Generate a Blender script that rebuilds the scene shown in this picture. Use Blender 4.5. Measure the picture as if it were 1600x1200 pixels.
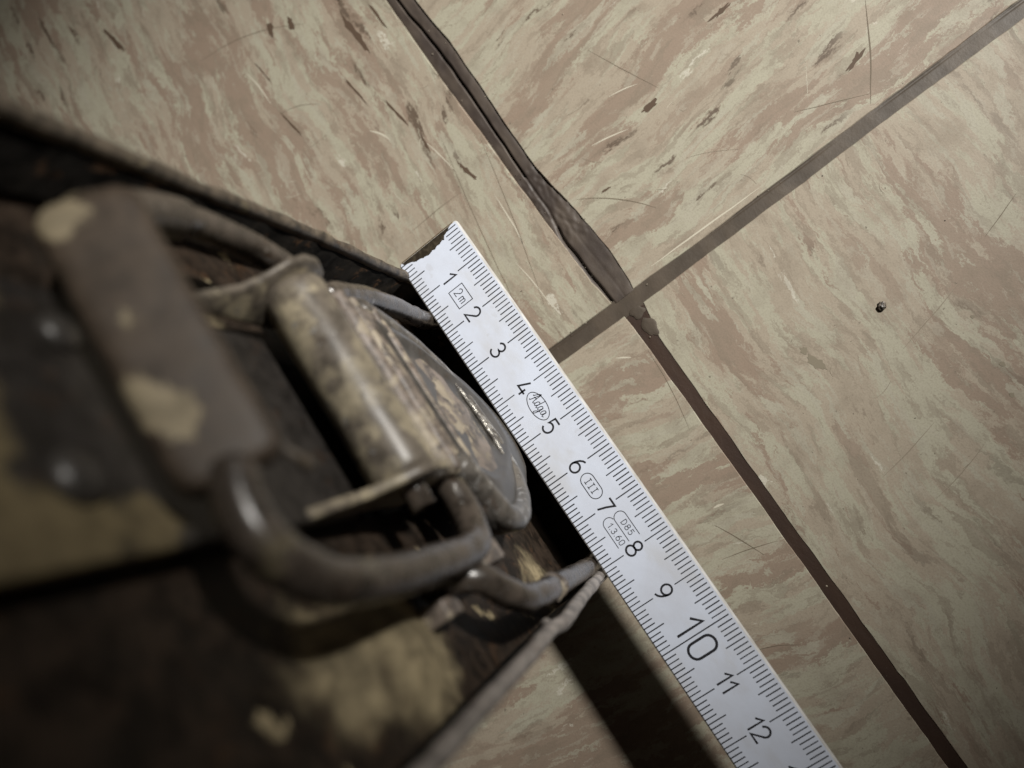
import bpy, bmesh, math, random
from mathutils import Vector, Matrix, noise as mnoise

for o in list(bpy.data.objects):
    bpy.data.objects.remove(o, do_unlink=True)
S = 0.01                      # everything below is written in centimetres
sc = bpy.context.scene
col = sc.collection

# ------------------------------------------------------------------ camera
EX = Vector((0.54952197, 0.80501678, -0.22354773))
EY = Vector((0.78765068, -0.58840612, -0.18271464))
EZ = Vector((-0.2786252, -0.07567182, -0.95741411))
cam_d = bpy.data.cameras.new("camera")
cam = bpy.data.objects.new("camera", cam_d)
col.objects.link(cam)
rot = Matrix((( EX.x, -EX.y, -EX.z),
              ( EY.x, -EY.y, -EY.z),
              ( EZ.x, -EZ.y, -EZ.z)))
cam.matrix_world = Matrix.Translation(Vector((7.4653, 3.6309, 17.7819)) * S) @ rot.to_4x4()
cam_d.sensor_width = 36.0
cam_d.lens = 1208.0 / 1600.0 * 36.0
cam_d.clip_start = 0.002
cam_d.clip_end = 20.0
cam_d.dof.use_dof = True
cam_d.dof.focus_distance = 0.163
cam_d.dof.aperture_fstop = 11.5
sc.camera = cam

# ------------------------------------------------------------------ light
w = bpy.data.worlds.new("World")
sc.world = w
w.use_nodes = True
bg = w.node_tree.nodes["Background"]
bg.inputs[0].default_value = (1.0, 0.70, 0.50, 1)
bg.inputs[1].default_value = 0.015
ld = bpy.data.lights.new("lamp", 'SPOT')
ld.energy = 97.0
ld.color = (1.0, 0.965, 0.905)
ld.spot_size = 2 * 0.168
ld.spot_blend = 1.0
ld.shadow_soft_size = 0.042
lamp = bpy.data.objects.new("lamp", ld)
col.objects.link(lamp)
LP = Vector((-9.0, 1.6 + 1.25 * 66.2, 68.0)) * S
AIM = Vector((-1.5, 4.2, 0.0)) * S
lamp.location = LP
lamp.rotation_euler = (AIM - LP).to_track_quat('-Z', 'Y').to_euler()
sc.view_settings.view_transform = 'Standard'
sc.view_settings.look = 'None'
sc.view_settings.gamma = 1.0
sc.view_settings.exposure = 0.0
sc.view_settings.use_curve_mapping = False
sc.render.engine = 'CYCLES'

rnd = random.Random(7)

# ------------------------------------------------------------------ node helper
class NT:
    def __init__(self, name):
        self.m = bpy.data.materials.new(name)
        self.m.use_nodes = True
        self.t = self.m.node_tree
        self.b = self.t.nodes["Principled BSDF"]
        tc = self.t.nodes.new("ShaderNodeTexCoord")
        mp = self.t.nodes.new("ShaderNodeMapping")
        mp.inputs["Scale"].default_value = (100, 100, 100)
        self.t.links.new(tc.outputs["Object"], mp.inputs["Vector"])
        self.cm = mp.outputs[0]          # position in centimetres
    def put(self, sock, v):
        if isinstance(v, bpy.types.NodeSocket):
            self.t.links.new(v, sock)
        elif isinstance(v, (tuple, list)) and len(v) == 3 and sock.type == 'RGBA':
            sock.default_value = (*v, 1)
        else:
            sock.default_value = v
    def math(self, op, a, b=0.0, c=None, clamp=False):
        n = self.t.nodes.new("ShaderNodeMath"); n.operation = op; n.use_clamp = clamp
        self.put(n.inputs[0], a); self.put(n.inputs[1], b)
        if c is not None: self.put(n.inputs[2], c)
        return n.outputs[0]
    def vmath(self, op, a, b=(0, 0, 0)):
        n = self.t.nodes.new("ShaderNodeVectorMath"); n.operation = op
        self.put(n.inputs[0], a); self.put(n.inputs[1], b)
        return n.outputs["Value"] if op in ('LENGTH', 'DISTANCE') else n.outputs[0]
    def noise(self, v, scale, detail=4, rough=0.55, dist=0.0, color=False):
        n = self.t.nodes.new("ShaderNodeTexNoise")
        self.put(n.inputs["Vector"], v)
        n.inputs["Scale"].default_value = scale
        n.inputs["Detail"].default_value = detail
        n.inputs["Roughness"].default_value = rough
        n.inputs["Distortion"].default_value = dist
        return n.outputs["Color" if color else "Fac"]
    def mapv(self, v, loc=(0, 0, 0), rotz=0.0, scale=(1, 1, 1)):
        n = self.t.nodes.new("ShaderNodeMapping")
        self.put(n.inputs["Vector"], v)
        n.inputs["Location"].default_value = loc
        n.inputs["Rotation"].default_value = (0, 0, rotz)
        n.inputs["Scale"].default_value = scale
        return n.outputs[0]
    def step(self, x, a, b):
        n = self.t.nodes.new("ShaderNodeMapRange"); n.interpolation_type = 'SMOOTHSTEP'
        self.put(n.inputs[0], x); n.inputs[1].default_value = a; n.inputs[2].default_value = b
        return n.outputs[0]
    def mix(self, f, a, b):
        n = self.t.nodes.new("ShaderNodeMix"); n.data_type = 'RGBA'
        self.put(n.inputs[0], f); self.put(n.inputs[6], a); self.put(n.inputs[7], b)
        return n.outputs[2]
    def bump(self, h, strength, dist):
        n = self.t.nodes.new("ShaderNodeBump")
        n.inputs["Strength"].default_value = strength
        n.inputs["Distance"].default_value = dist
        self.put(n.inputs["Height"], h)
        self.t.links.new(n.outputs[0], self.b.inputs["Normal"])
    def out(self, color, rough, metal=0.0, spec=0.5):
        self.put(self.b.inputs["Base Color"], color)
        self.put(self.b.inputs["Roughness"], rough)
        self.put(self.b.inputs["Metallic"], metal)
        self.put(self.b.inputs["Specular IOR Level"], spec)
        return self.m

def plain(name, c, rough=0.5, metal=0.0, spec=0.5):
    return NT(name).out(c, rough, metal, spec)

# ------------------------------------------------------------------ materials
def tile_material(name, ang, seed, pinkness=.54, grain=.85, strands=1.0):
    n = NT(name)
    p = n.mapv(n.cm, loc=(seed * 13.1, seed * 7.7, 0), rotz=ang)
    wa = n.vmath('SUBTRACT', n.noise(p, 0.30, 1, .5, color=True), (.5, .5, .5))
    q = n.vmath('ADD', p, n.vmath('MULTIPLY', wa, (1.4, 1.2, 0)))
    s_ = n.mapv(q, scale=(.20, 1.0, 1.0))
    wb = n.vmath('SUBTRACT', n.noise(s_, 3.4, 3, .6, color=True), (.5, .5, .5))
    s_ = n.vmath('ADD', s_, n.vmath('MULTIPLY', wb, (.20, .34, 0)))
    wc = n.vmath('SUBTRACT', n.noise(n.mapv(q, scale=(.6, 1, 1)), 9.0, 4, .72, color=True), (.5, .5, .5))
    s_ = n.vmath('ADD', s_, n.vmath('MULTIPLY', wc, (.16, .32, 0)))
    def layer(off, k, d=3, r=.55, sx=1.0):
        return n.noise(n.mapv(s_, loc=(off, off * .7, off * 1.3), scale=(sx, 1, 1)), k, d, r)
    n1 = layer(3.0, grain, 8, .68)
    n2 = layer(17., 1.4, 6, .66)
    n3 = layer(29., 2.6, 3, .6)
    n5 = layer(53., 2.6, 3, .6)
    low = n.noise(n.mapv(p, loc=(5, 9, 0)), .25, 2)
    green = (.335, .318, .246)
    beige = (.308, .265, .206)
    pink = (.234, .178, .136)
    tan = (.190, .155, .117)
    c = n.mix(n.step(n2, .47, .50), green, beige)
    c = n.mix(n.math('MULTIPLY', n.step(n1, pinkness, pinkness + .010), .92), c, pink)
    c = n.mix(n.math('MULTIPLY', n.step(n3, .59, .605), .45), c, tan)
    c = n.mix(n.math('MULTIPLY', n.step(n2, .60, .612), .6), c, pink)
    c = n.mix(n.math('MULTIPLY', n.math('SUBTRACT', 1.0, n.step(n3, .385, .40)), .75), c, (.335, .318, .252))
    n7 = layer(71., 5.5, 3, .65)
    c = n.mix(n.math('MULTIPLY', n.step(n7, .58, .60), .40), c, tan)
    c = n.mix(n.math('MULTIPLY', n.math('SUBTRACT', 1.0, n.step(n7, .38, .42)), .45), c, (.345, .322, .258))
    # dark strands drawn out by the rolling, and pale ones
    gate = n.step(low, .40, .56)
    dk = n.math('MULTIPLY', n.step(n5, .640, .665), gate)
    c = n.mix(n.math('MULTIPLY', dk, .9 * strands), c, (.075, .052, .037))
    dk2 = n.math('MULTIPLY', n.step(n5, .585, .64), gate)
    c = n.mix(n.math('MULTIPLY', dk2, .35 * strands), c, (.12, .09, .065))
    wh = n.math('MULTIPLY', n.math('SUBTRACT', 1.0, n.step(n5, .275, .295)), .85)
    c = n.mix(wh, c, (.47, .45, .38))
    # speckles, handling dirt and scuffing
    sp = n.step(n.noise(p, 8.5, 2, .5), .735, .76)
    c = n.mix(n.math('MULTIPLY', sp, .8), c, (.12, .10, .075))
    dirt = n.noise(p, 1.3, 5, .65)
    c = n.mix(n.math('MULTIPLY', n.step(dirt, .46, .70), .35), c, (.185, .152, .115))
    fine = n.noise(p, 24., 3, .6)
    c = n.mix(n.math('MULTIPLY', n.step(fine, .42, .72), .26), c, (.14, .115, .085))
    n.bump(n.math('ADD', n.math('MULTIPLY', dirt, .7), n.math('MULTIPLY', fine, .3)), .12, .0006)
    ro = n.math('ADD', .44, n.math('MULTIPLY', dirt, .25))
    return n.out(c, ro, 0, .30)

def worn_paint(name, tan_at=.60, patches=(), base=(.070, .055, .045), grime=.5, steel=.70, rough=.36,
               tan=(.33, .275, .175), stretch=(1, 1, 1), bump=.35, soft=.03, vary=1.0, spec=.5, psoft=.04, pnoise=.55, pfreq=3.2, freq=1.5):
    n = NT(name)
    p = n.mapv(n.cm, scale=stretch)
    wp = n.vmath('SUBTRACT', n.noise(p, 2.4, 4, .6, color=True), (.5, .5, .5))
    q = n.vmath('ADD', p, n.vmath('MULTIPLY', wp, (.45, .45, .45)))
    nz = n.noise(q, freq, 5, .58)
    tn = n.step(nz, tan_at, tan_at + soft)
    for (x, y, z, r) in patches:
        d = n.vmath('DISTANCE', q, (x * stretch[0], y * stretch[1], z * stretch[2]))
        d = n.math('ADD', d, n.math('MULTIPLY', n.math('SUBTRACT', n.noise(q, pfreq, 5, .62), .5), pnoise))
        tn = n.math('MAXIMUM', tn, n.math('SUBTRACT', 1.0, n.step(d, r - psoft, r + psoft)))
    v = n.noise(n.mapv(q, loc=(9, 4, 2)), 4.0, 5, .62)
    dk = tuple(x * (1 - .55 * vary) for x in base)
    lt = tuple(x * (1 + .75 * vary) for x in base)
    bc = n.mix(n.step(v, .35, .65), dk, lt)
    rustm = n.step(n.noise(n.mapv(q, loc=(2, 7, 5)), 3.0, 4, .6), .60, .68)
    bc = n.mix(n.math('MULTIPLY', rustm, .6 * vary), bc, (.060, .033, .018))
    tc = n.mix(n.step(v, .38, .72), tan, tuple(x * .62 for x in tan))
    c = n.mix(tn, bc, tc)
    g = n.step(n.noise(n.mapv(q, loc=(31, 11, 3)), 1.1, 4, .6), .46, .66)
    c = n.mix(n.math('MULTIPLY', g, grime), c, (.018, .015, .012))
    st = n.step(n.noise(n.mapv(q, loc=(51, 21, 13)), 5.5, 4, .62), steel, steel + .04)
    c = n.mix(st, c, (.42, .41, .39))
    n.bump(n.math('ADD', n.math('MULTIPLY', v, .6), n.math('MULTIPLY', tn, -.4)), bump, .0009)
    ro = n.math('ADD', n.math('ADD', rough, n.math('MULTIPLY', v, .22)), n.math('MULTIPLY', tn, .12))
    return n.out(c, ro, n.math('MULTIPLY', st, .8), spec)

M = {}
AX = 0.0
M['tileA'] = tile_material("marbled_tile_lengthwise", math.radians(6), 1, .525)
M['tileB'] = tile_material("marbled_tile_crosswise", math.radians(-97), 2)
M['tileC'] = tile_material("marbled_tile_crosswise_worn", math.radians(-84), 3, .55, .7, .35)
M['tileD'] = tile_material("marbled_tile_lengthwise_pale", math.radians(2), 5, .545, .58, .35)

def filler_material(name, a, b, rough=.55):
    n = NT(name)
    v = n.noise(n.mapv(n.cm, scale=(.5, 1, 1)), 1.6, 3, .55)
    f = n.noise(n.cm, 18., 4, .6)
    c = n.mix(n.step(v, .35, .68), a, b)
    c = n.mix(n.math('MULTIPLY', n.step(f, .66, .74), .25), c, (.17, .14, .11))
    n.bump(n.math('ADD', v, n.math('MULTIPLY', f, .3)), .18, .0006)
    return n.out(c, rough, 0, .4)
M['fill_grey'] = filler_material("filler_grey_brown", (.040, .030, .025), (.074, .058, .046))
M['fill_brown'] = filler_material("filler_dark_brown", (.026, .0125, .007), (.034, .017, .0095), .6)
M['fill_mid'] = filler_material("filler_mid_brown", (.052, .040, .029), (.075, .058, .042))
M['bed'] = filler_material("screed", (.02, .014, .01), (.03, .02, .015))
M['chip'] = plain("chip_dark", (.085, .058, .040), .6, 0, .2)
M['stain'] = plain("stain_grey", (.20, .175, .130), .5, 0, .2)
M['scratch'] = plain("scratch_dark", (.13, .105, .075), .6, 0, .2)
M['scuff'] = plain('scuff', (.205, .172, .130), .6, 0, .2)
M['scratch_pale'] = plain("scratch_pale", (.46, .43, .35), .6, 0, .2)
M['ink'] = plain("ink", (.022, .022, .026), .5, 0, .3)
M['tick'] = plain("tick_ink", (.030, .031, .036), .5, 0, .3)

def rule_material():
    n = NT("rule_lacquer")
    d = n.noise(n.cm, 1.2, 4, .6)
    s = n.step(n.noise(n.cm, 3.2, 3, .5), .70, .74)
    c = n.mix(n.step(d, .3, .75), (.595, .645, .755), (.550, .585, .670))
    c = n.mix(n.math('MULTIPLY', s, .22), c, (.42, .42, .43))
    c = n.mix(n.math('MULTIPLY', n.step(n.noise(n.mapv(n.cm, loc=(4, 8, 0), scale=(.5, 1, 1)), .9, 5, .65), .50, .68), .30), c, (.46, .44, .40))
    c = n.mix(n.math('MULTIPLY', n.step(n.noise(n.cm, 22., 3, .6), .70, .76), .25), c, (.36, .34, .31))
    n.bump(n.noise(n.cm, 4., 3, .5), .06, .0005)
    return n.out(c, .34, 0, .4)
M['rule'] = rule_material()
def wood_edge():
    n = NT("rule_side")
    d = n.noise(n.mapv(n.cm, scale=(.4, 2, 2)), 6, 4, .6)
    return n.out(n.mix(n.step(d, .35, .7), (.36, .35, .33), (.50, .50, .50)), .75, 0, .1)
M['rule_side'] = wood_edge()
def cap_mat():
    n = NT("rule_end_metal")
    d = n.noise(n.cm, 9, 4, .6)
    c = n.mix(n.step(d, .4, .7), (.050, .040, .028), (.11, .09, .062))
    return n.out(c, .42, .55, .5)
M['cap'] = cap_mat()
M['brass'] = plain("rule_end_brass", (.52, .40, .25), .35, .9)

# ------------------------------------------------------------------ mesh helpers
def link(name, me, mat, parent=None, smooth=False):
    o = bpy.data.objects.new(name, me)
    col.objects.link(o)
    if mat: me.materials.append(mat)
    if smooth:
        me.polygons.foreach_set('use_smooth', [True] * len(me.polygons))
    if parent:
        o.parent = parent
        if parent.type == 'EMPTY':
            o.matrix_parent_inverse = Matrix.Translation(-parent.location)
    return o

def mesh(name, vs, fs, mat, parent=None, smooth=False):
    me = bpy.data.meshes.new(name)
    me.from_pydata([(x * S, y * S, z * S) for x, y, z in vs], [], fs)
    me.update()
    return link(name, me, mat, parent, smooth)

def thing(name, loc, label, cat, group=None):
    o = bpy.data.objects.new(name, None)
    o.empty_display_size = .01
    o.location = Vector(loc) * S
    col.objects.link(o)
    tag(o, label, cat, group)
    return o

def tag(o, label, cat=None, group=None):
    o['label'] = label
    if cat: o['category'] = cat
    if group: o['group'] = group

def nz(x, y, z, s=1.0):
    return mnoise.noise(Vector((x * s, y * s, z * s)))

def catmull(pts, sub=8):
    P = [Vector(p) for p in pts]
    P = [P[0] * 2 - P[1]] + P + [P[-1] * 2 - P[-2]]
    out = []
    for i in range(1, len(P) - 2):
        a, b, c, d = P[i - 1], P[i], P[i + 1], P[i + 2]
        for k in range(sub):
            t = k / sub
            out.append(.5 * ((2 * b) + (c - a) * t + (2 * a - 5 * b + 4 * c - d) * t * t + (3 * b - a - 3 * c + d) * t ** 3))
    out.append(P[-2])
    return out

def tube_vf(pts, r, seg=18, sub=8, lump=0.0, lscale=3.0, squash=1.0, up=None):
    """round bar along a smooth path with domed ends; r is a number or a function of 0..1"""
    path = catmull(pts, sub) if sub > 1 else [Vector(p) for p in pts]
    n = len(path)
    rf = r if callable(r) else (lambda t: r)
    tang = [(path[min(i + 1, n - 1)] - path[max(i - 1, 0)]).normalized() for i in range(n)]
    N = Vector(up) if up else (Vector((0, 0, 1)) if abs(tang[0].z) < .9 else Vector((0, 1, 0)))
    rings = []
    def ring(c, t, N, rad):
        B = t.cross(N).normalized()
        return [c + (N * math.cos(2 * math.pi * k / seg) * squash + B * math.sin(2 * math.pi * k / seg)) * rad for k in range(seg)]
    for i in range(n):
        t = tang[i]
        N = (N - t * N.dot(t)).normalized()
        rad = rf(i / (n - 1))
        if i == 0:
            for f, s_ in ((.95, .25), (.6, .75), (.25, .96)):
                rings.append(ring(path[0] - t * rad * f * .6, t, N, rad * s_))
        rings.append(ring(path[i], t, N, rad))
        if i == n - 1:
            for f, s_ in ((.25, .96), (.6, .75), (.95, .25)):
                rings.append(ring(path[-1] + t * rad * f * .6, t, N, rad * s_))
    vs = []
    for R in rings:
        c = sum(R, Vector()) / seg
        for v in R:
            if lump:
                v = v + (v - c).normalized() * lump * nz(v.x, v.y, v.z, lscale)
            vs.append(tuple(v))
    fs = []
    m = len(rings)
    for i in range(m - 1):
        for k in range(seg):
            a, b = i * seg + k, i * seg + (k + 1) % seg
            fs.append((a, b, b + seg, a + seg))
    fs.append(tuple(reversed(range(seg))))
    fs.append(tuple((m - 1) * seg + k for k in range(seg)))
    return vs, fs

def tube(name, pts, r, mat, parent=None, **k):
    vs, fs = tube_vf(pts, r, **k)
    return mesh(name, vs, fs, mat, parent, True)

def slab(name, ring, off, mat, parent=None, bevel=.05, segs=3, sub=0, lump=0.0, lscale=2.0):
    """closed 3D outline pushed along off, edges rounded"""
    bm = bmesh.new()
    a = [bm.verts.new([c * S for c in p]) for p in ring]
    f = bm.faces.new(a)
    r = bmesh.ops.extrude_face_region(bm, geom=[f])
    nv = [g for g in r['geom'] if isinstance(g, bmesh.types.BMVert)]
    bmesh.ops.translate(bm, verts=nv, vec=Vector(off) * S)
    bmesh.ops.recalc_face_normals(bm, faces=bm.faces)
    if bevel:
        bmesh.ops.bevel(bm, geom=list(bm.edges), offset=bevel * S, segments=segs, profile=.5, affect='EDGES', clamp_overlap=True)
    if sub:
        bmesh.ops.triangulate(bm, faces=[f for f in bm.faces if len(f.verts) > 4])
        bmesh.ops.subdivide_edges(bm, edges=list(bm.edges), cuts=sub, use_grid_fill=True)
    if lump:
        bm.normal_update()
        for v in bm.verts:
            q = v.co / S
            v.co += v.normal * lump * S * nz(q.x, q.y, q.z, lscale)
    me = bpy.data.meshes.new(name)
    bm.to_mesh(me); bm.free()
    o = link(name, me, mat, parent, True)
    return o

def box(name, x0, x1, y0, y1, z0, z1, mat, parent=None, bevel=.04, **k):
    return slab(name, [(x0, y0, z0), (x1, y0, z0), (x1, y1, z0), (x0, y1, z0)], (0, 0, z1 - z0), mat, parent, bevel, **k)

def ribbon(vs, fs, pts, wd, z, closed=False):
    """flat printed line through 2D points, appended to vs/fs"""
    P = [Vector((p[0], p[1])) for p in pts]
    n = len(P)
    b0 = len(vs)
    for i in range(n):
        a = P[i - 1] if (i > 0 or closed) else P[i]
        c = P[(i + 1) % n] if (i < n - 1 or closed) else P[i]
        d1 = (P[i] - a); d2 = (c - P[i])
        d1 = d1.normalized() if d1.length > 1e-9 else d2.normalized()
        d2 = d2.normalized() if d2.length > 1e-9 else d1
        t = d1 + d2
        t = t.normalized() if t.length > 1e-6 else d1
        m = Vector((-t.y, t.x))
        k = 1.0 / max(.5, m.dot(Vector((-d1.y, d1.x))))
        ww = wd(i / (n - 1)) if callable(wd) else wd
        q1 = P[i] + m * ww * .5 * k; q2 = P[i] - m * ww * .5 * k
        vs.append((q1.x, q1.y, z)); vs.append((q2.x, q2.y, z))
    for i in range(n - 1 + (1 if closed else 0)):
        a = b0 + 2 * i; b = b0 + 2 * ((i + 1) % n)
        fs.append((a, a + 1, b + 1, b))

def arc(cx, cy, rx, ry, a0, a1, n=14):
    return [(cx + rx * math.cos(math.radians(a0 + (a1 - a0) * i / n)), cy + ry * math.sin(math.radians(a0 + (a1 - a0) * i / n))) for i in range(n + 1)]

# ------------------------------------------------------------------ floor
floor = mesh('floor', [(-40, -40, -.35), (50, -40, -.35), (50, 50, -.35), (-40, 50, -.35)], [(0, 1, 2, 3)], M['bed'])
floor['kind'] = 'structure'
tag(floor, 'floor of marbled beige vinyl tiles with dark brown joints')

A_EDGE = [(-27, 3.25), (-16, 3.25), (-7.01, 3.25), (-4.96, 3.19), (-2.37, 3.19), (-.46, 3.17), (1.07, 3.17), (2.49, 3.21), (3.20, 3.27)]
B_EDGE = [(-27, 3.9), (-16, 3.85), (-6.47, 3.83), (-4.86, 3.90), (-3.32, 3.85), (-2.06, 3.78), (-.71, 3.74), (.1, 3.80), (.86, 3.89), (2.10, 3.95), (3.0, 3.90), (3.23, 3.86)]
A_BOT = [(3.20, 3.27), (3.18, 1.5), (3.2, -8), (3.2, -27)]
B_BOT = [(3.23, 3.86), (3.27, 5.81), (3.24, 8.21), (3.24, 11.11), (3.22, 13.86), (3.22, 33)]
C_TOP = [(3.60, -27), (3.60, -8), (3.60, 1.45), (3.61, 3.33)]
C_EDGE = [(3.61, 3.33), (4.32, 3.36), (8.58, 3.29), (12.97, 3.19), (14.84, 3.17), (33, 3.1)]
D_TOP = [(3.62, 3.86), (3.60, 5.67), (3.59, 8.05), (3.57, 10.95), (3.58, 13.46), (3.58, 33)]
D_EDGE = [(3.62, 3.86), (4.48, 3.67), (8.56, 3.555), (12.84, 3.49), (15.03, 3.45), (33, 3.42)]

def resample(pts, st=.16, jit=.014, seed=0.0):
    out = []
    for a, b in zip(pts[:-1], pts[1:]):
        a = Vector(a); b = Vector(b)
        k = max(1, int((b - a).length / st))
        if (b - a).length > 15: k = 12
        for i in range(k):
            q = a.lerp(b, i / k)
            j = jit * (nz(q.x, q.y, seed, 1.3) + .7 * nz(q.x, q.y, seed + 5, 5.0)) - .07 * max(0, nz(q.x, q.y, seed + 9, 2.2) - .45)
            d = (b - a).normalized()
            out.append((q.x - d.y * j, q.y + d.x * j))
    out.append(tuple(pts[-1]))
    return out

def tile(outline, mat):
    n = len(outline)
    P = [Vector(p) for p in outline]
    ar = sum(P[i].x * P[(i + 1) % n].y - P[(i + 1) % n].x * P[i].y for i in range(n))
    if ar < 0: P.reverse()
    vs = []
    lev = ((0.0, -.32), (0.0, -.055), (.006, -.016), (.022, 0.0))
    for off, z in lev:
        for i in range(n):
            d1 = (P[i] - P[i - 1]).normalized(); d2 = (P[(i + 1) % n] - P[i]).normalized()
            m = Vector((-(d1 + d2).y, (d1 + d2).x)).normalized()
            q = P[i] + m * off * (1 + .6 * nz(P[i].x, P[i].y, off, 2.0))
            vs.append((q.x, q.y, z))
    fs = []
    for l in range(len(lev) - 1):
        for i in range(n):
            j = (i + 1) % n
            fs.append((l * n + i, l * n + j, (l + 1) * n + j, (l + 1) * n + i))
    fs.append(tuple((len(lev) - 1) * n + i for i in range(n)))
    return mesh('tile', vs, fs, mat, floor)

tA = tile(resample(A_EDGE, seed=1) + resample(A_BOT, seed=2)[1:] + [(-27, -27)], M['tileA'])
tB = tile(resample(B_EDGE, seed=3) + resample(B_BOT, seed=4)[1:] + [(-27, 33)], M['tileB'])
tC = tile(resample(C_TOP, seed=5) + resample(C_EDGE, seed=6)[1:] + [(33, -27)], M['tileC'])
tD = tile(list(reversed(resample(D_EDGE, seed=7))) + resample(D_TOP, seed=8)[1:] + [(33, 33)], M['tileD'])

def interp(pts, t, ax=0):
    k = 1 - ax
    for a, b in zip(pts[:-1], pts[1:]):
        lo, hi = sorted((a[ax], b[ax]))
        if lo <= t <= hi:
            f = (t - a[ax]) / (b[ax] - a[ax] + 1e-12)
            return a[k] + (b[k] - a[k]) * f
    return pts[0][k] if abs(t - pts[0][ax]) < abs(t - pts[-1][ax]) else pts[-1][k]

def filler(e0, e1, t0, t1, ax, mat, hgt, step=.08, m=18):
    n = max(2, int((t1 - t0) / step))
    vs = []; fs = []
    for i in range(n + 1):
        t = t0 + (t1 - t0) * i / n
        a = interp(e0, t, ax) - .03; b = interp(e1, t, ax) + .03
        for j in range(m + 1):
            f = j / m
            c = a + (b - a) * f
            x, y = (t, c) if ax == 0 else (c, t)
            vs.append((x, y, hgt(t, f, x, y)))
    for i in range(n):
        for j in range(m):
            k = i * (m + 1) + j
            q = (k, k + 1, k + m + 2, k + m + 1)
            fs.append(q if ax == 1 else tuple(reversed(q)))
    return mesh('joint_filler', vs, fs, mat, floor, True)

def crack_at(t):
    return interp([(-27, .45), (-6.68, .42), (-5.19, .52), (-3.61, .52), (-1.28, .46), (-.4, .40), (.6, .30), (1.2, .13), (3.3, .10)], t)
def h_up(t, f, x, y):
    h = (-.030 if t > 0 else -.045) + .012 * nz(x, y, 0, 1.2) + .010 * nz(x, y, 3, 5.0)
    h -= (.03 if t < .5 else .012) * (abs(f - .5) * 2) ** 6
    w_ = .030 if t < -.6 else .045
    dcr = abs(f - crack_at(t) - .03 * nz(t, 0, 0, 2.0))
    deep = .16 if t < -.7 else (.03 if t < .9 else .09)
    h -= deep * math.exp(-(dcr / w_) ** 2)
    if t < -.7 and f > crack_at(t): h += .02
    h += .022 * min(1, max(0, (t - .2) / 1.2))
    h -= .004 * math.exp(-((f - .55 - .05 * nz(t, 1, 0, .8)) / .03) ** 2) if t > .8 else 0
    if -.8 < t < 1.4: h += .035 * max(0, nz(x, y, 7, 3.5)) + .02 * nz(x, y, 9, 9.0)
    return h
def h_mid(t, f, x, y):
    return -.016 + .008 * nz(x, y, 1, 1.6) + .004 * nz(x, y, 2, 7.0) - (.045 * max(0, .4 + nz(t, 0, 3, .5)) * math.exp(-((f - .12) / .035) ** 2))
def h_low(t, f, x, y):
    return -.014 + .005 * nz(x, y, 4, 1.2) + .003 * nz(x, y, 2, 8.0)
filler(A_EDGE, B_EDGE, -26, 3.25, 0, M['fill_grey'], h_up, .06, 30)
filler([(a, b) for a, b in [(3.19, -27), (3.19, 1.5), (3.20, 3.3), (3.24, 4), (3.26, 8), (3.24, 33)]],
       [(3.64, -27), (3.64, 3.4), (3.66, 4), (3.68, 8), (3.70, 33)], -26, 32, 1, M['fill_mid'], h_mid)
filler(C_EDGE, D_EDGE, 3.66, 32, 0, M['fill_brown'], h_low)

# filler smeared over the corner of the right-hand tile
def blob(name, cx, cy, rx, ry, h, mat, parent, seed=0.0, rot=0.0, z0=0.0):
    vs = [(cx, cy, z0 + h)]; fs = []
    K = 20; R = 5
    for r in range(1, R + 1):
        f = r / R
        for k in range(K):
            a = 2 * math.pi * k / K
            rr = f * (1 + .22 * nz(math.cos(a) * 1.3, math.sin(a) * 1.3, seed) * 2)
            px, py = rx * rr * math.cos(a), ry * rr * math.sin(a)
            x = cx + px * math.cos(rot) - py * math.sin(rot); y = cy + px * math.sin(rot) + py * math.cos(rot)
            z = z0 + h * (1 - f ** 3) + h * .25 * nz(x, y, seed, 6) * (1 - f) - (.004 if r == R else 0)
            vs.append((x, y, z))
    for k in range(K):
        fs.append((0, 1 + k, 1 + (k + 1) % K))
    for r in range(R - 1):
        for k in range(K):
            a = 1 + r * K + k; b = 1 + r * K + (k + 1) % K
            fs.append((a, a + K, b + K, b))
    return mesh(name, vs, fs, mat, parent, True)
blob('filler_smear', 4.18, 3.66, .26, .17, .007, M['fill_mid'], floor, 2.0)
blob('filler_smear', 3.72, 3.62, .14, .18, .005, M['fill_mid'], floor, 4.0)

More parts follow.
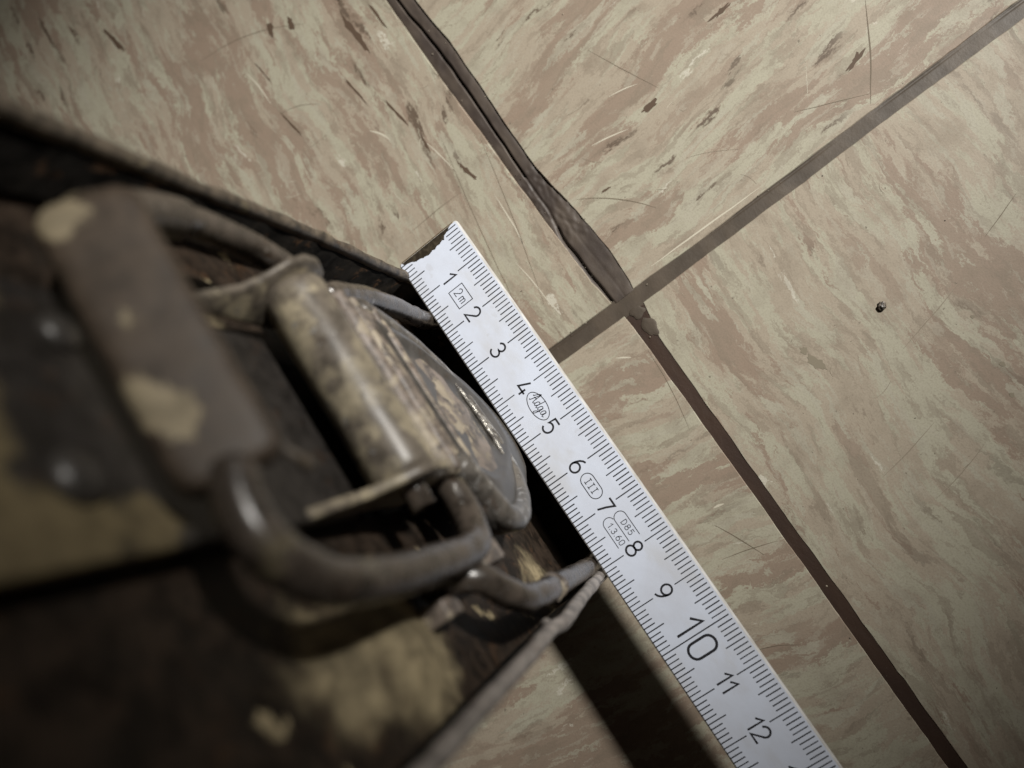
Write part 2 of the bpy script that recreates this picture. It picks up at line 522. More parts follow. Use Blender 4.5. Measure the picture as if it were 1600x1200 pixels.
# chips, stains and scratches in the tile surface
def patch(name, pts, mat, tile_, z=.003):
    vs = [(x, y, z) for x, y in pts]
    return mesh(name, vs, [tuple(range(len(vs)))], mat, tile_)
def streak(cx, cy, ln, wd, ang, seed, mat, tile_, name='chip'):
    K = 22; vs = []
    for k in range(K):
        a = 2 * math.pi * k / K
        r = 1 + .55 * nz(math.cos(a) * 2, math.sin(a) * 2, seed) + .35 * nz(math.cos(a) * 5, math.sin(a) * 5, seed)
        px, py = ln * .5 * r * math.cos(a), wd * .5 * r * math.sin(a) * (1 + .5 * nz(math.cos(a) * 3, seed, 0))
        vs.append((cx + px * math.cos(ang) - py * math.sin(ang), cy + px * math.sin(ang) + py * math.cos(ang)))
    return patch(name, vs, mat, tile_)
for i, (x, y, l, wd, a, t) in enumerate((
        (-6.85, 2.08, 1.5, .16, .02, tA), (-6.9, 2.83, 1.0, .07, 0, tA), (-12.2, -3.8, 1.1, .14, .2, tA),
        (-8.8, .25, .5, .16, -.35, tA), (-8.5, .8, .4, .15, -.25, tA), (-5.6, 1.2, 1.1, .05, .1, tA),
        (-4.3, 1.75, 1.0, .07, .12, tA), (-3.1, 1.9, .6, .06, -.1, tA), (-7.9, -.6, .8, .04, .1, tA),
        (-6.1, -.75, .9, .05, .15, tA), (-1.75, 2.35, .7, .10, .2, tA),
        (-.07, 6.7, .45, .16, 1.6, tB), (2.1, 10.65, .6, .13, 1.9, tB), (-.8, 9.2, .6, .10, 1.6, tB),
        (.9, 4.75, .25, .06, 1.5, tB), (.5, 12.6, .5, .05, 1.2, tB))):
    streak(x, y, l, wd, a, i * 3.7, M['chip'], t)
for i, (x, y, l, wd, a, t) in enumerate(((7.0, 6.03, .5, .20, .35, tD), (6.62, 5.98, .17, .15, 0, tD), (9.7, 8.6, .10, .09, 0, tD),
        (9.1, 8.85, .11, .09, 0, tD), (8.0, 9.0, .08, .07, 0, tD))):
    streak(x, y, l, wd, a, 50 + i * 2.1, M['stain'], t, 'stain')

def scratch(a, b, wd, mat, t, bend=.0):
    vs, fs = [], []
    pts = []
    for k in range(13):
        f = k / 12
        q = Vector(a).lerp(Vector(b), f)
        d = (Vector(b) - Vector(a))
        nn = Vector((-d.y, d.x)).normalized()
        o_ = bend * math.sin(math.pi * f) + .012 * nz(q.x, q.y, 2, 2.0)
        pts.append(tuple(q + nn * o_))
    ribbon(vs, fs, pts, lambda f: wd * (.25 + .75 * math.sin(math.pi * min(1, max(0, f)))), .0025)
    mesh('scratch', vs, fs, mat, t)
DK, PL = M['scratch'], M['scratch_pale']
for a, b, wd, m_, t, bd in (
        ((-1.43, .24), (-1.42, 1.92), .018, DK, tA, .02), ((-2.25, 3.1), (2.21, 1.98), .016, DK, tA, .05),
        ((-2.9, 2.3), (2.6, 1.3), .016, DK, tA, -.06), ((-9.6, -1.9), (-8.2, 1.1), .022, DK, tA, .25),
        ((-6.6, -.9), (-6.0, .2), .016, DK, tA, .1), ((-3.2, 1.9), (-2.0, 2.1), .03, PL, tA, .02),
        ((-4.4, .9), (-3.8, 1.2), .05, PL, tA, .06), ((-8.3, -1.0), (-7.0, -.9), .04, PL, tA, .03),
        ((-.8, 2.55), (.8, 2.4), .035, PL, tA, .03), ((.9, 2.0), (2.4, 2.1), .03, PL, tA, .03),
        ((1.14, 11.6), (3.1, 10.27), .030, DK, tB, .05), ((.63, 4.05), (2.01, 5.39), .022, DK, tB, .12),
        ((-2.2, 6.4), (-.3, 7.1), .014, DK, tB, .0), ((1.5, 6.6), (2.1, 7.6), .012, M['scuff'], tB, .05),
        ((2.2, 9.0), (2.9, 10.4), .016, DK, tB, .0), ((-.2, 5.1), (.05, 6.0), .035, PL, tB, .02),
        ((-.9, 6.1), (-.7, 6.8), .03, PL, tB, .02), ((3.05, 4.5), (3.1, 7.4), .04, PL, tB, .0),
        ((6.45, 11.2), (6.82, 10.2), .016, DK, tD, 0), ((7.28, 9.27), (7.75, 7.56), .016, M['scuff'], tD, .02),
        ((9.33, 7.12), (9.68, 5.65), .016, M['scuff'], tD, .02), ((10.2, 7.6), (10.6, 6.2), .012, M['scuff'], tD, .04),
         
        ((4.6, 3.3), (6.6, 3.0), .014, DK, tC, .05), ((9.3, 1.9), (9.6, 3.1), .016, DK, tC, .02),
        ((8.6, 2.2), (9.7, 2.7), .02, DK, tC, .02), ((11.2, .9), (11.6, 2.2), .016, DK, tC, .1),
        ((4.3, 2.6), (4.5, 2.9), .04, PL, tC, .01), ((8.3, 2.4), (8.35, 2.65), .05, PL, tC, .01)):
    scratch(a, b, wd, m_, t, bd)
for k in range(34):
    t, x0, x1, y0, y1 = rnd.choice(((tA, -12, 2.5, -3, 3), (tB, -5, 3, 4.2, 12), (tD, 4, 14, 4, 12)))
    x, y = rnd.uniform(x0, x1), rnd.uniform(y0, y1)
    a = rnd.uniform(0, math.pi); l = rnd.choice((.15, .25, .3, .5, .9))
    x2 = min(max(x + l * math.cos(a), x0), x1); y2 = min(max(y + l * math.sin(a), y0), y1)
    scratch((x, y), (x2, y2), rnd.uniform(.008, .016), M['scuff'] if rnd.random() < .7 else PL, t, rnd.uniform(-.06, .06))

# crumb of dirt on the right-hand tile
bm = bmesh.new()
bmesh.ops.create_icosphere(bm, subdivisions=3, radius=.075 * S)
for v in bm.verts:
    q = v.co / S
    f = 1 + .5 * nz(q.x, q.y, q.z, 14) + .3 * nz(q.x + 3, q.y, q.z, 30)
    v.co = Vector((v.co.x * f * 1.35, v.co.y * f, max(v.co.z * f * .6, -.03 * S)))
me = bpy.data.meshes.new('dirt_crumb'); bm.to_mesh(me); bm.free()
n_ = NT("dirt")
crumb = link('dirt_crumb', me, n_.out(n_.mix(n_.step(n_.noise(n_.cm, 14, 3), .45, .6), (.02, .017, .013), (.12, .10, .08)), .4), None, False)
crumb.location = Vector((6.78, 7.79, .032)) * S
crumb.rotation_euler = (0, 0, 2.2)
tag(crumb, 'small dark crumb of dirt lying alone on the right-hand tile', 'crumb')

# ------------------------------------------------------------------ folding rule
ZR = 2.0; RW = 1.665; RL = 24.0; RT = .16
rule = thing('folding_rule', (10, .8, ZR - RT), 'white folding rule with black centimetre numbers laid against the metal case', 'rule')
# body with rounded corners at the zero end and softened long edges
def rule_outline(ins):
    r = .075
    pts = [(RL, 0 + ins), (RL, RW - ins)]
    pts += arc(r + 0, RW - r, max(.01, r - ins), max(.01, r - ins), 90, 180, 6)
    pts += arc(r, r, max(.01, r - ins), max(.01, r - ins), 180, 270, 6)
    return pts
vs = []; fs = []
rings = ((.03, ZR - RT), (0, ZR - RT + .03), (0, ZR - .035), (.010, ZR - .014), (.035, ZR))
for ins, z in rings:
    for x, y in rule_outline(ins): vs.append((x, y, z))
n = len(rule_outline(0))
for l in range(len(rings) - 1):
    for i in range(n):
        j = (i + 1) % n
        fs.append((l * n + i, (l + 1) * n + i, (l + 1) * n + j, l * n + j))
fs.append(tuple(reversed([(len(rings) - 1) * n + i for i in range(n)])))
fs.append(tuple(range(n)))
bm = bmesh.new()
bv = [bm.verts.new([c * S for c in v]) for v in vs]
for f in fs: bm.faces.new([bv[i] for i in f])
bmesh.ops.recalc_face_normals(bm, faces=bm.faces)
me = bpy.data.meshes.new('rule_body'); bm.to_mesh(me); bm.free()
body = link('rule_body', me, M['rule'], rule)
me.materials.append(M['rule_side'])
for p in me.polygons:
    if abs(p.normal.z) < .985: p.material_index = 1

def printed(name, strokes, mat, wd, z=ZR + .0015, parent=rule):
    vs, fs = [], []
    for st in strokes:
        closed = len(st) > 2 and st[0] == st[-1]
        ribbon(vs, fs, st[:-1] if closed else st, wd, z, closed)
    return mesh(name, vs, fs, mat, parent)

# tick marks, both edges
vs, fs = [], []
for i in range(1, 236):
    x = i * .1
    if i % 10 == 0: lr, ll = .62, .53
    elif i % 5 == 0: lr, ll = .505, .43
    else: lr, ll = .40, .285
    j = .002 * rnd.uniform(-1, 1)
    wd = .024 * rnd.uniform(.9, 1.1)
    if i % 100 == 0:
        ribbon(vs, fs, [(x, .02), (x, RW - .08)], wd, ZR + .0015)
        continue
    if not (i <= 1):
        pass
    ribbon(vs, fs, [(x + j, RW - .07), (x + j, RW - lr)], wd, ZR + .0015)
    ribbon(vs, fs, [(x + j, .025), (x + j, ll)], wd, ZR + .0015)
ticks = mesh('tick_marks', vs, fs, M['tick'], rule)

G = {}
G['1'] = ([[(0, .70), (.30, 1.0), (.30, 0)]], .36)
G['2'] = ([arc(.31, .71, .28, .29, 172, -35, 16) + [(.02, .02), (.62, .02)]], .62)
G['3'] = ([arc(.28, .755, .25, .245, 165, -82, 16) + arc(.28, .26, .30, .26, 88, -168, 18)], .60)
G['4'] = ([[(.36, 1.0), (.02, .27), (.66, .27)], [(.47, .50), (.47, 0)]], .66)
G['5'] = ([[(.56, 1.0), (.12, 1.0), (.07, .55)] + arc(.29, .33, .30, .33, 128, -150, 18)], .60)
G['6'] = ([[(.45, 1.0), (.30, .93), (.16, .78), (.06, .55), (.02, .36)] + arc(.31, .31, .29, .31, 175, 535, 26)], .62)
G['7'] = ([[(.02, .98), (.58, .98), (.36, .5), (.20, 0)]], .60)
G['8'] = ([arc(.31, .76, .24, .24, 0, 360, 22), arc(.31, .27, .30, .27, 0, 360, 22)], .62)
G['9'] = ([[(.15, 0), (.32, .07), (.46, .22), (.56, .45), (.60, .64)] + arc(.31, .69, .29, .31, -5, 355, 26)], .62)
G['0'] = ([[(.10, .25)] + arc(.31, .25, .28, .25, 180, 360, 10) + arc(.31, .75, .28, .25, 0, 180, 10) + [(.03, .25)]], .62)
G['0'][0][0].pop(0)
G['m'] = ([[(.0, 0), (.0, .66)], [(0, .48)] + arc(.17, .48, .17, .18, 180, 0, 8) + [(.34, 0)], [(.34, .48)] + arc(.51, .48, .17, .18, 180, 0, 8) + [(.68, 0)]], .70)
G['D'] = ([[(.02, 0), (.02, 1)] + arc(.20, .5, .40, .5, 90, -90, 14) + [(.02, 0)]], .62)
G['I'] = ([[(.25, 0), (.25, 1)], [(.02, 0), (.48, 0)], [(.02, 1), (.48, 1)]], .50)
G['.'] = ([[(.0, .06), (.14, .06)]], .14)
def text(s, cx, y0, h, wd, name='numeral', gap=.16, mat=None, z=ZR + .0015, w_=1.0):
    tot = sum(G[c][1] * w_ for c in s) + gap * (len(s) - 1)
    x = cx - tot * h / 2
    st = []
    for c in s:
        for g in G[c][0]:
            st.append([(x + px * h * w_, y0 + py * h) for px, py in g])
        x += (G[c][1] * w_ + gap) * h
    # closed glyph strokes
    out = []
    for g in st:
        if len(g) > 3 and (Vector(g[0]) - Vector(g[-1])).length < 1e-5: g[-1] = g[0]
        out.append(g)
    return printed(name, out, mat or M['ink'], wd, z)
for k in range(1, 24):
    if k % 10 == 0:
        a, b = str(k)
        text(a, k - .215, .50, .59, .052, w_=.95)
        text(b, k + .255, .50, .59, .052, w_=.95)
    else:
        text(str(k), k + (.0 if k < 10 else .02), .612, .352, .041)
# printed emblems between the numbers
printed('emblem_frame', [[(1.277, .595), (1.277, .966), (1.718, .966), (1.718, .595), (1.277, .595)]], M['ink'], .018)
text('2', 1.405, .685, .205, .019, 'emblem_text', w_=.85)
text('m', 1.59, .685, .205, .019, 'emblem_text', w_=.85)
ell = arc(4.50, .815, .335, .185, 0, 360, 40); ell[-1] = ell[0]
printed('emblem_frame', [ell], M['ink'], .017)
def script(pts, ox, oy, s):
    c = catmull([(x, y, 0) for x, y in pts], 6)
    return [(ox + p.x * s, oy + p.y * s) for p in c]
adga = [
    [(.0, .55), (.06, .50), (.12, .62), (.26, .92), (.42, 1.1), (.46, 1.08)],
    [(.05, .05), (.16, .04), (.30, .55), (.46, 1.08), (.46, .50), (.50, .12), (.60, .10), (.70, .25)],
    [(.20, .45), (.35, .52), (.52, .50)],
    [(1.02, .50), (.90, .60), (.76, .48), (.72, .22), (.82, .08), (.95, .22), (1.03, .50), (1.12, 1.10)],
    [(1.03, .50), (1.0, .20), (1.06, .06), (1.18, .18)],
    [(1.50, .52), (1.38, .60), (1.25, .46), (1.22, .22), (1.32, .08), (1.44, .22), (1.52, .52), (1.48, .02), (1.36, -.38), (1.22, -.34), (1.32, -.10), (1.60, .14)],
    [(1.98, .50), (1.86, .60), (1.72, .46), (1.68, .22), (1.78, .08), (1.90, .20), (1.99, .54), (1.97, .20), (2.02, .06), (2.16, .14)]]
printed('emblem_text', [script(q, 4.245, .745, .238) for q in adga], M['ink'], .017)
pill = arc(6.36, .79, .145, .145, 90, 270, 12) + arc(6.64, .79, .145, .145, -90, 90, 12); pill.append(pill[0])
printed('emblem_frame', [pill], M['ink'], .018)
text('III', 6.50, .715, .145, .017, 'emblem_text', gap=.30)
printed('emblem_frame', [[(7.83, 1.045)] + arc(7.345, .920, .125, .125, 90, 180, 8) + arc(7.345, .915, .125, .132, 180, 268, 8)[1:] + [(7.83, .785)]], M['tick'], .016)
printed('emblem_frame', [[(7.30, .770)] + arc(7.33, .655, .125, .125, 110, 180, 6) + arc(7.33, .655, .125, .130, 180, 270, 8)[1:] + [(7.83, .525)]], M['tick'], .016)
text('D85', 7.585, .860, .125, .015, 'emblem_text', gap=.32, mat=M['tick'])
text('1.3.60', 7.575, .585, .125, .015, 'emblem_text', gap=.26, mat=M['tick'])

# paint worn off the metal end
edge = [(.012, .07), (.10, .13), (.125, .24), (.165, .33), (.205, .40), (.215, .50), (.25, .575), (.245, .64), (.275, .70), (.262, .78), (.235, .83), (.262, .90), (.226, .975), (.235, 1.06), (.200, 1.12), (.213, 1.193), (.15, 1.24), (.118, 1.31), (.09, 1.38), (.05, 1.45), (.012, 1.56)]
fine_e = []
for a, b in zip(edge[:-1], edge[1:]):
    for k in range(4):
        q = Vector(a).lerp(Vector(b), k / 4)
        fine_e.append((q.x + .014 * nz(q.x, q.y, 3, 24), q.y + .010 * nz(q.y, q.x, 8, 20)))
pts = [(.036, .09)] + fine_e[2:-3] + [(.036, 1.50)]
mesh('worn_end_cap', [(x, y, ZR + .002) for x, y in pts], [tuple(range(len(pts)))], M['cap'], rule)
vs, fs = tube_vf([(.016, .10, ZR - .012), (.014, .6, ZR - .012), (.014, 1.1, ZR - .012), (.016, 1.56, ZR - .012)], .016, seg=8, sub=3)
mesh('end_edge', vs, fs, M['brass'], rule, True)

# ------------------------------------------------------------------ metal case
case = thing('metal_case', (4.25, -6, 0), 'battered dark brown metal case with chipped tan paint and a wire latch on its end', 'case')
M['face'] = worn_paint("case_face_paint", .66, [(7.2, -.55, 9.2, .95), (7.1, -.7, 10.6, .6), (2.3, -.7, 10.0, .85), (2.1, -.9, 13.4, .7), (7.5, -.9, 3.2, .45)],
                       base=(.020, .014, .010), grime=.55, steel=.86, rough=.5, tan=(.32, .265, .165), spec=.12, psoft=.42, pnoise=1.3, pfreq=2.2)
M['wall_shade'] = worn_paint("case_wall_shade", .80, [], base=(.005, .0045, .004), grime=.5, steel=.90, rough=.65, tan=(.05, .04, .03), spec=.05)  # near-black: the shade inside the recess is painted into the colour
M['plate'] = worn_paint("latch_plate_paint", .80, [(4.35, -.5, 14.2, .85), (5.30, -.5, 13.2, .42), (5.40, -.5, 12.5, .30), (5.3, -.5, 14.0, .6), (2.9, -.5, 13.5, .6)],
                        base=(.024, .021, .019), grime=.5, steel=.90, rough=.42, tan=(.17, .135, .075), vary=.6, spec=.25, psoft=.12, pnoise=.7, pfreq=2.0)
M['wire'] = worn_paint("wire_paint", .66, [(6.5, .1, 11.2, .20), (2.20, .0, 12.4, .30), (6.1, .1, 12.2, .16)], base=(.052, .042, .034), grime=.40, steel=.66, rough=.17, tan=(.19, .16, .10), bump=.14, soft=.10, vary=.7, psoft=.12, spec=.6)
M['grip'] = worn_paint("grip_paint", .84, [(4.62, .1, 12.42, .26), (4.35, -.05, 12.60, .20), (3.72, .1, 12.3, .11), (2.5, .0, 12.4, .2)], base=(.062, .046, .033), grime=.12, steel=.92, rough=.42, spec=.35, tan=(.30, .25, .165), bump=.08, vary=.35, psoft=.05, pnoise=.5)
M['barrel'] = worn_paint("barrel_paint", .45, [], base=(.10, .085, .068), grime=.30, steel=.64, rough=.26, tan=(.33, .285, .20), bump=.10, soft=.16, vary=.5)
M['leaf'] = worn_paint("leaf_paint", .50, [], base=(.125, .103, .087), grime=.30, steel=.72, rough=.38, tan=(.31, .265, .20), stretch=(.9, 1.0, .8), bump=.3, soft=.10, vary=.9, freq=3.0)
M['tongue'] = worn_paint("tongue_paint", .74, [], base=(.042, .038, .034), grime=.25, steel=.74, rough=.28, tan=(.20, .17, .11), bump=.12, vary=.5)
M['bead'] = worn_paint("bead_paint", .66, [], base=(.19, .172, .16), grime=.15, steel=.78, rough=.42, tan=(.26, .235, .20), bump=.25, vary=.6)
M['bead_dark'] = worn_paint("bead_paint_dark", .60, [], base=(.070, .056, .041), grime=.35, steel=.84, rough=.42, tan=(.15, .125, .08))

UP = [(.20, 0), (.26, 1.9), (.36, 4.4), (.47, 6.9), (.75, 9.9), (.97, 12.25), (1.32, 16)]
LO = [(8.15, 0), (8.17, 2.3), (8.21, 5.0), (8.22, 6.7), (8.26, 9.0), (8.30, 11.3), (8.36, 16)]
def xu(z): return interp([(b, a) for a, b in UP], z)
def xl(z): return interp([(b, a) for a, b in LO], z)
YF = -.9
def front(name, mat):
    vs, fs = [], []
    nx, nzz = 44, 80
    for i in range(nzz + 1):
        z = 16 * i / nzz
        a, b = xu(z) + .06, xl(z) - .06
        for j in range(nx + 1):
            x = a + (b - a) * j / nx
            y = YF + .05 * nz(x, 0, z, .55) + .015 * nz(x, 0, z, 2.4)
            # pressed boss beside the latch, and a dished lower part
            for cx, cz, r, h in ((7.25, 9.5, 1.0, .34), (1.75, 10.8, .9, .22)):
                d = math.hypot(x - cx, (z - cz) * .6)
                if d < r: y += h * (.5 + .5 * math.cos(math.pi * d / r))
            vs.append((x, y, z))
    for i in range(nzz):
        for j in range(nx):
            k = i * (nx + 1) + j
            fs.append((k, k + 1, k + nx + 2, k + nx + 1))
    return mesh(name, vs, fs, mat, case, True)
front('end_panel', M['face'])
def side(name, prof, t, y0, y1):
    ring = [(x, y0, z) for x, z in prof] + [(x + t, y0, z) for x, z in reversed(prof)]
    return slab(name, ring, (0, y1 - y0, 0), M['wall_shade'], case, 0)
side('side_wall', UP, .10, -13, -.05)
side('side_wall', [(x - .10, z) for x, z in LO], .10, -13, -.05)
slab('back_wall', [(.3, -13.05, 0.01), (8.1, -13.05, 0.01), (8.3, -13.05, 16), (1.36, -13.05, 16)], (0, .1, 0), M['face'], case, 0)
slab('lid', [(1.28, -13.1, 15.98), (8.42, -13.1, 15.98), (8.42, -.3, 15.98), (1.28, -.3, 15.98)], (0, 0, .25), M['face'], case, .08)
slab('bottom', [(.32, -12.9, .02), (8.03, -12.9, .02), (8.03, -.95, .02), (.32, -.95, .02)], (0, 0, .1), M['face'], case, 0)
tube('rim_bead', [(x + .04, -.03 + .03 * nz(0, 0, z, 1.1), z) for x, z in UP[:]], .12, M['bead_dark'], case, seg=12, sub=14, lump=.05, lscale=2.2)
tube('rim_bead', [(8.08, -.18, 0), (8.10, -.15, 2.3), (8.13, -.06, 4.6), (8.17, .02, 6.2), (8.12, .0, 6.9), (8.17, -.02, 8.2), (8.20, -.04, 10), (8.24, -.05, 12), (8.30, -.05, 16)], lambda t: .125 - .025 * t, M['bead'], case, seg=12, sub=14, lump=.014, lscale=2.6)
blobs = tube('weld_bead', [(8.00, -.03, 6.8), (8.08, .0, 6.95), (8.16, -.02, 7.1)], .07, M['bead'], case, seg=10, sub=4, lump=.05, lscale=5)

slab('added_dark_ledge', [(.34, YF - .02, .02), (8.02, YF - .02, .02), (8.02, -.06, .02), (.34, -.06, .02)], (0, 0, .55), M['wall_shade'], case, .06)
slab('latch_shade_strip', [(2.95, YF - .1, 6.4), (5.5, YF - .1, 6.4), (5.5, YF - .1, 8.95), (2.95, YF - .1, 8.95)], (0, .2, 0), M['wall_shade'], case, 0)  # dark strip painting in the shade between backplate and barrel
# latch backplate with rivets
PX0, PX1 = 2.85, 5.58
bp = slab('latch_plate', [(PX0, -.72, 8.9), (PX1, -.72, 8.9), (PX1 + .05, -.72, 15.6), (PX0 - .1, -.72, 15.6)], (0, .22, 0), M['plate'], case, .06, sub=0)
def rivet(x, y, z, r, h, mat, parent):
    bm = bmesh.new()
    bmesh.ops.create_uvsphere(bm, u_segments=20, v_segments=10, radius=r * S)
    for v in bm.verts:
        v.co = Vector((v.co.x, v.co.y * h / r, v.co.z)) + Vector((x, y, z)) * S
    me = bpy.data.meshes.new('rivet'); bm.to_mesh(me); bm.free()
    return link('rivet', me, mat, parent, True)
rivet(4.88, -.48, 13.0, .27, .17, M['tongue'], bp)
rivet(3.38, -.50, 12.4, .22, .13, M['tongue'], bp)
rivet(3.45, -.50, 14.2, .22, .12, M['plate'], bp)

# ears carrying the hinge barrel
def ear(x0, sk, t):
    prof = [(-.60, 10.45), (-.42, 10.05), (-.15, 9.35), (.12, 9.02), (.36, 8.80), (.50, 8.55), (.52, 8.25), (.40, 7.98), (.1, 7.85), (-.6, 7.7)]
    return slab('hinge_ear', [(x0 + sk * (y + .1), y, z) for y, z in prof], (t, 0, 0), M['barrel'], case, .05)
ear(2.26, -.34, .12)
ear(5.44, .05, .15)
bar = tube('hinge_barrel', [(2.45, .0, 8.42), (3.2, .0, 8.44), (4.2, .01, 8.45), (5.36, .0, 8.47)], .46, M['barrel'], case, seg=40, sub=10, lump=.012, lscale=1.4)
tube('hinge_pin', [(2.0, 0, 8.4), (2.3, 0, 8.4), (5.6, 0, 8.46), (5.82, 0, 8.46)], .17, M['wire'], bar, seg=14, sub=3)

# wire bail with bowed arms and flat grip
tube('bail_arm', [(3.1, -.02, 12.02), (2.66, -.03, 12.06), (2.26, -.02, 11.92), (1.92, .02, 11.15), (1.64, .0, 9.98), (1.66, .0, 8.85), (1.82, .0, 8.15), (2.02, .0, 7.75)],
     lambda t: (.17 + 1.1 * t) if t < .08 else (.25 if t < .55 else .205), M['wire'], case, lump=.008, lscale=4)
tube('bail_arm', [(5.30, .16, 12.15), (5.56, .12, 12.22), (5.92, .10, 12.20), (6.25, .10, 11.95), (6.50, .10, 11.45), (6.62, .10, 10.5), (6.66, .10, 9.2), (6.64, .08, 8.1), (6.50, .06, 7.62), (6.10, .03, 7.30), (5.70, .0, 7.2)],
     .228, M['wire'], case, lump=.012, lscale=3, sub=10)
def grip():
    vs, fs = [], []
    seg, n = 28, 34
    ux = Vector((0, .80, -.60)); un = Vector((0, .60, .80))
    for i in range(n + 1):
        f = i / n
        x = 2.32 + (5.36 - 2.32) * f
        e = min(f, 1 - f) * n
        k = min(1, .78 + .22 * math.sqrt(min(1, e / 1.6)))
        c = Vector((x, .16, 12.12 + .05 * math.sin(f * 3)))
        a, b = .47 * k, .17 * (.5 + .5 * k)
        for j in range(seg):
            t = 2 * math.pi * j / seg
            cs, sn = math.cos(t), math.sin(t)
            q = c + ux * a * math.copysign(abs(cs) ** .40, cs) + un * b * math.copysign(abs(sn) ** .5, sn)
            q += (ux * cs + un * sn) * .012 * nz(q.x, q.y, q.z, 3)
            vs.append(tuple(q))
    for i in range(n):
        for j in range(seg):
            a, b = i * seg + j, i * seg + (j + 1) % seg
            fs.append((a, b, b + seg, a + seg))
    fs.append(tuple(reversed(range(seg)))); fs.append(tuple(n * seg + j for j in range(seg)))
    return mesh('bail_grip', vs, fs, M['grip'], case, True)
gr = grip()
tube('burr', [(5.22, .42, 11.72), (5.40, .46, 11.60), (5.46, .42, 11.44), (5.36, .40, 11.36)], .055, M['bead_dark'], gr, seg=10, sub=5, lump=.03, lscale=8)

# tongue: dished plate ending in a rounded lip just above the rule
outl = [(2.05, 6.9), (2.12, 5.9), (2.32, 4.75), (2.72, 3.8), (3.02, 3.2), (3.36, 2.40), (3.9, 1.70), (4.6, 1.50), (5.33, 1.95), (5.90, 3.1), (6.32, 4.15), (6.52, 5.0), (6.56, 5.8), (6.34, 6.35), (6.0, 6.62), (5.6, 6.9)]
def ytong(x, z):
    return -.10 + .075 * (z - 2.0) * .55
def tongue():
    O = [Vector((p.x, p.y)) for p in catmull([(a, b, 0) for a, b in outl], 5)]
    cx = Vector((4.35, 6.2))
    vs, fs = [], []
    n = len(O)
    # (shrink towards the middle, height above the back plane)
    prof = ((.97, -.34), (1.0, -.22), (1.0, -.10), (.99, -.03), (.965, .02), (.90, .06), (.80, .115), (.72, .17), (.66, .215), (.63, .215), (.60, .15), (.5, .10), (.25, .10))
    for s, h in prof:
        for q in O:
            e = cx + (q - cx) * s
            y = ytong(e.x, e.y) + h + .012 * nz(e.x, h, e.y, 2.0)
            vs.append((e.x, min(y, -.03) if e.y < 2.3 else y, e.y))
    for l in range(len(prof) - 1):
        for i in range(n - 1):
            a = l * n + i
            fs.append((a, a + 1, a + n + 1, a + n))
        a = l * n + n - 1; b = l * n
        fs.append((a, b, b + n, a + n))
    fs.append(tuple((len(prof) - 1) * n + i for i in range(n)))
    return mesh('latch_tongue', vs, fs, M['tongue'], case, True)
tg = tongue()
fo = [Vector((p.x, p.y)) for p in catmull([(a, b, 0) for a, b in outl], 3)]
cc = Vector((4.35, 6.2))
slab('tongue_face', [(cc.x + (q.x - cc.x) * .80, .0, cc.y + (q.y - cc.y) * .36) for q in fo], (0, .16, 0), M['leaf'], tg, .03, segs=2, sub=3, lump=.05, lscale=2.2)
def worn_steel():
    n = NT("worn_steel")
    a = n.noise(n.cm, 5, 5, .65)
    c = n.mix(n.step(a, .42, .60), (.06, .052, .045), (.46, .44, .40))
    n.bump(n.noise(n.cm, 16, 4, .6), .5, .0008)
    return n.out(c, n.math('ADD', .2, n.math('MULTIPLY', a, .2)), n.step(a, .42, .60), .5)
M['steel'] = worn_steel()
M['loop'] = worn_paint("loop_paint", .70, [], base=(.085, .077, .068), grime=.25, steel=.58, rough=.24, tan=(.20, .17, .11), bump=.2, vary=.6, spec=.45)
tube('tongue_loop', [(2.35, .06, 6.6), (2.50, .02, 5.8), (2.74, -.03, 4.9), (3.32, -.07, 4.0), (4.25, -.09, 3.55), (5.2, -.06, 3.68), (5.95, -.02, 4.2), (6.38, .02, 5.15), (6.34, .06, 5.95), (5.92, .12, 6.42), (5.42, .18, 6.9)],
     .225, M['loop'], tg, seg=22, sub=8, lump=.015, lscale=2.5)
tube('worn_ridge', [(3.0, .10, 4.72), (3.5, .125, 4.24), (4.2, .125, 3.98), (5.0, .13, 4.02), (5.6, .13, 4.35), (5.95, .14, 4.8)], lambda t: .010 + .040 * math.sin(math.pi * t), M['steel'], tg, seg=10, sub=10, lump=.010, lscale=3)
# stacked leaf with raised ribs between barrel and tongue
lf = slab('latch_leaf', [(2.35, -.25, 7.85), (5.50, -.25, 7.85), (5.62, -.25, 6.45), (5.3, -.25, 6.25), (2.9, -.25, 6.05), (2.40, -.25, 6.3)], (0, .50, 0), M['leaf'], case, .09, sub=0)
for z, yy, r in ((7.60, .22, .15), (7.18, .225, .10), (6.42, .20, .10)):
    tube('rib', [(2.42, yy, z), (3.3, yy + .01, z), (4.4, yy, z + .02), (5.48, yy, z + .03)], r, M['leaf'], lf, seg=12, sub=8, lump=.03, lscale=2.2)
rivet(3.0, .10, 5.3, .16, .07, M['leaf'], tg)
rivet(4.7, .10, 5.3, .20, .07, M['leaf'], tg)

box('stop_bracket', 6.55, 6.92, -.6, .02, 6.75, 7.65, M['leaf'], case, .05, lump=.02, lscale=3)
box('stop_bracket', 6.95, 7.25, -.9, -.45, 8.0, 8.5, M['leaf'], case, .05)
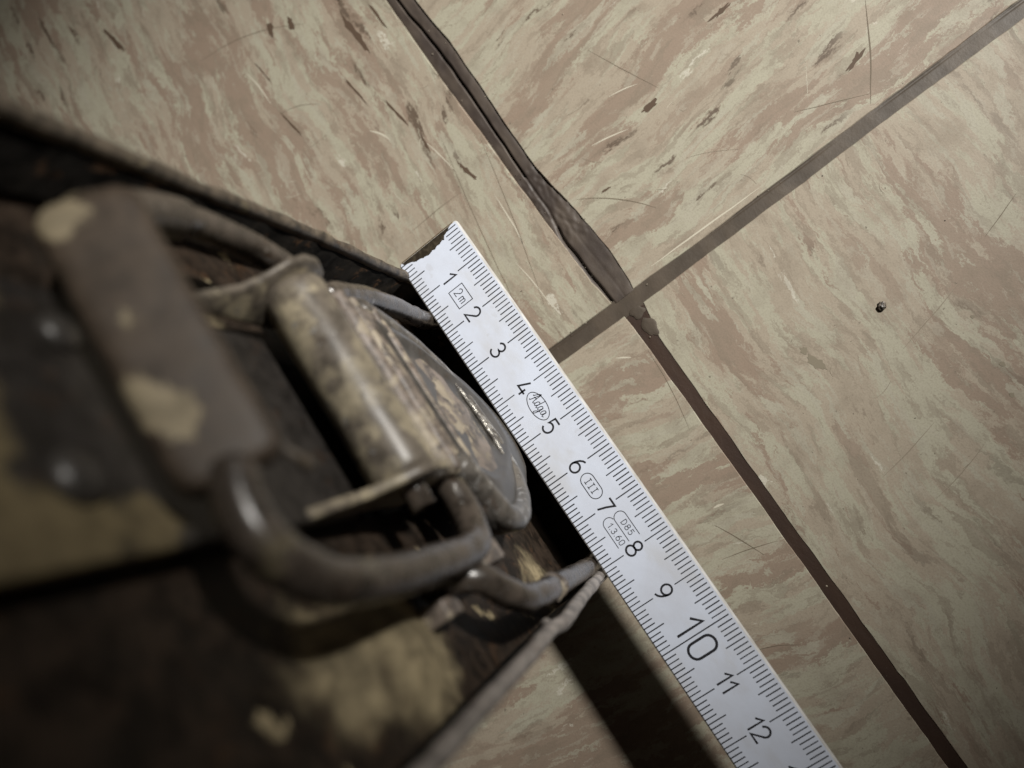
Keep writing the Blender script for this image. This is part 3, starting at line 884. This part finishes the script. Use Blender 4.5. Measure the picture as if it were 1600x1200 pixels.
# wire loop that drops from the hinge and runs out under the rule
lp = tube('wire_loop', [(2.25, .05, 7.45), (2.08, .05, 7.0), (1.86, .03, 5.9), (1.66, -.04, 4.2), (1.48, -.17, 2.7), (1.40, -.20, 1.85), (1.50, .0, 1.46), (2.2, .42, 1.46),
      (4.5, .45, 1.46), (6.9, .42, 1.46), (7.60, .20, 1.46), (7.80, -.18, 1.60), (7.78, -.22, 2.6), (7.70, -.08, 4.8), (7.66, .0, 6.2), (7.56, .0, 7.05), (7.35, .0, 7.6), (7.05, -.05, 7.95), (6.85, -.3, 8.1), (6.75, -.7, 8.1)],
     .205, M['wire'], case, lump=.02, lscale=3, sub=8)
for z in (5.40, 5.60):
    tube('weld_ring', [(7.675 + .20 * math.cos(a), .20 * math.sin(a) - .045, z + .03 * math.cos(a)) for a in [2 * math.pi * k / 12 for k in range(12)]],   .034, M['leaf'], lp, seg=8, sub=2, lump=.03, lscale=6)

# grit lying in the joints and on the tiles
bm = bmesh.new()
for k in range(150):
    u = rnd.random()
    if u < .30: x, y, z = rnd.uniform(-7, 3.1), rnd.choice((3.24, 3.82)) + rnd.gauss(0, .06), -.03
    elif u < .55: x, y, z = rnd.choice((3.24, 3.64)) + rnd.gauss(0, .06), rnd.uniform(1.5, 14), -.03
    elif u < .72: x, y, z = rnd.uniform(3.8, 15), rnd.choice((3.3, 3.62)) + rnd.gauss(0, .05), -.03
    else: x, y, z = rnd.uniform(-12, 14), rnd.uniform(-2, 12), .0
    if y < 1.2 and 0 < x < 13: continue
    if z < 0 and (abs(y - 3.5) > .36 and abs(x - 3.44) > .28): z = 0
    r = rnd.uniform(.005, .016) * (1.7 if rnd.random() < .1 else 1)
    m4 = Matrix.Translation(Vector((x, y, z + r * .5)) * S) @ Matrix.Rotation(rnd.uniform(0, 6), 4, 'Z') @ Matrix.Diagonal((rnd.uniform(.7, 1.8), 1, .6, 1))
    bmesh.ops.create_icosphere(bm, subdivisions=1, radius=r * S, matrix=m4)
me = bpy.data.meshes.new('grit'); bm.to_mesh(me); bm.free()
n_ = NT("grit")
gv = n_.noise(n_.cm, 3.0, 3, .6)
gt = link('grit', me, n_.out(n_.mix(n_.step(gv, .50, .56), (.050, .038, .028), (.30, .26, .20)), .6), floor)
gt['kind'] = 'stuff'
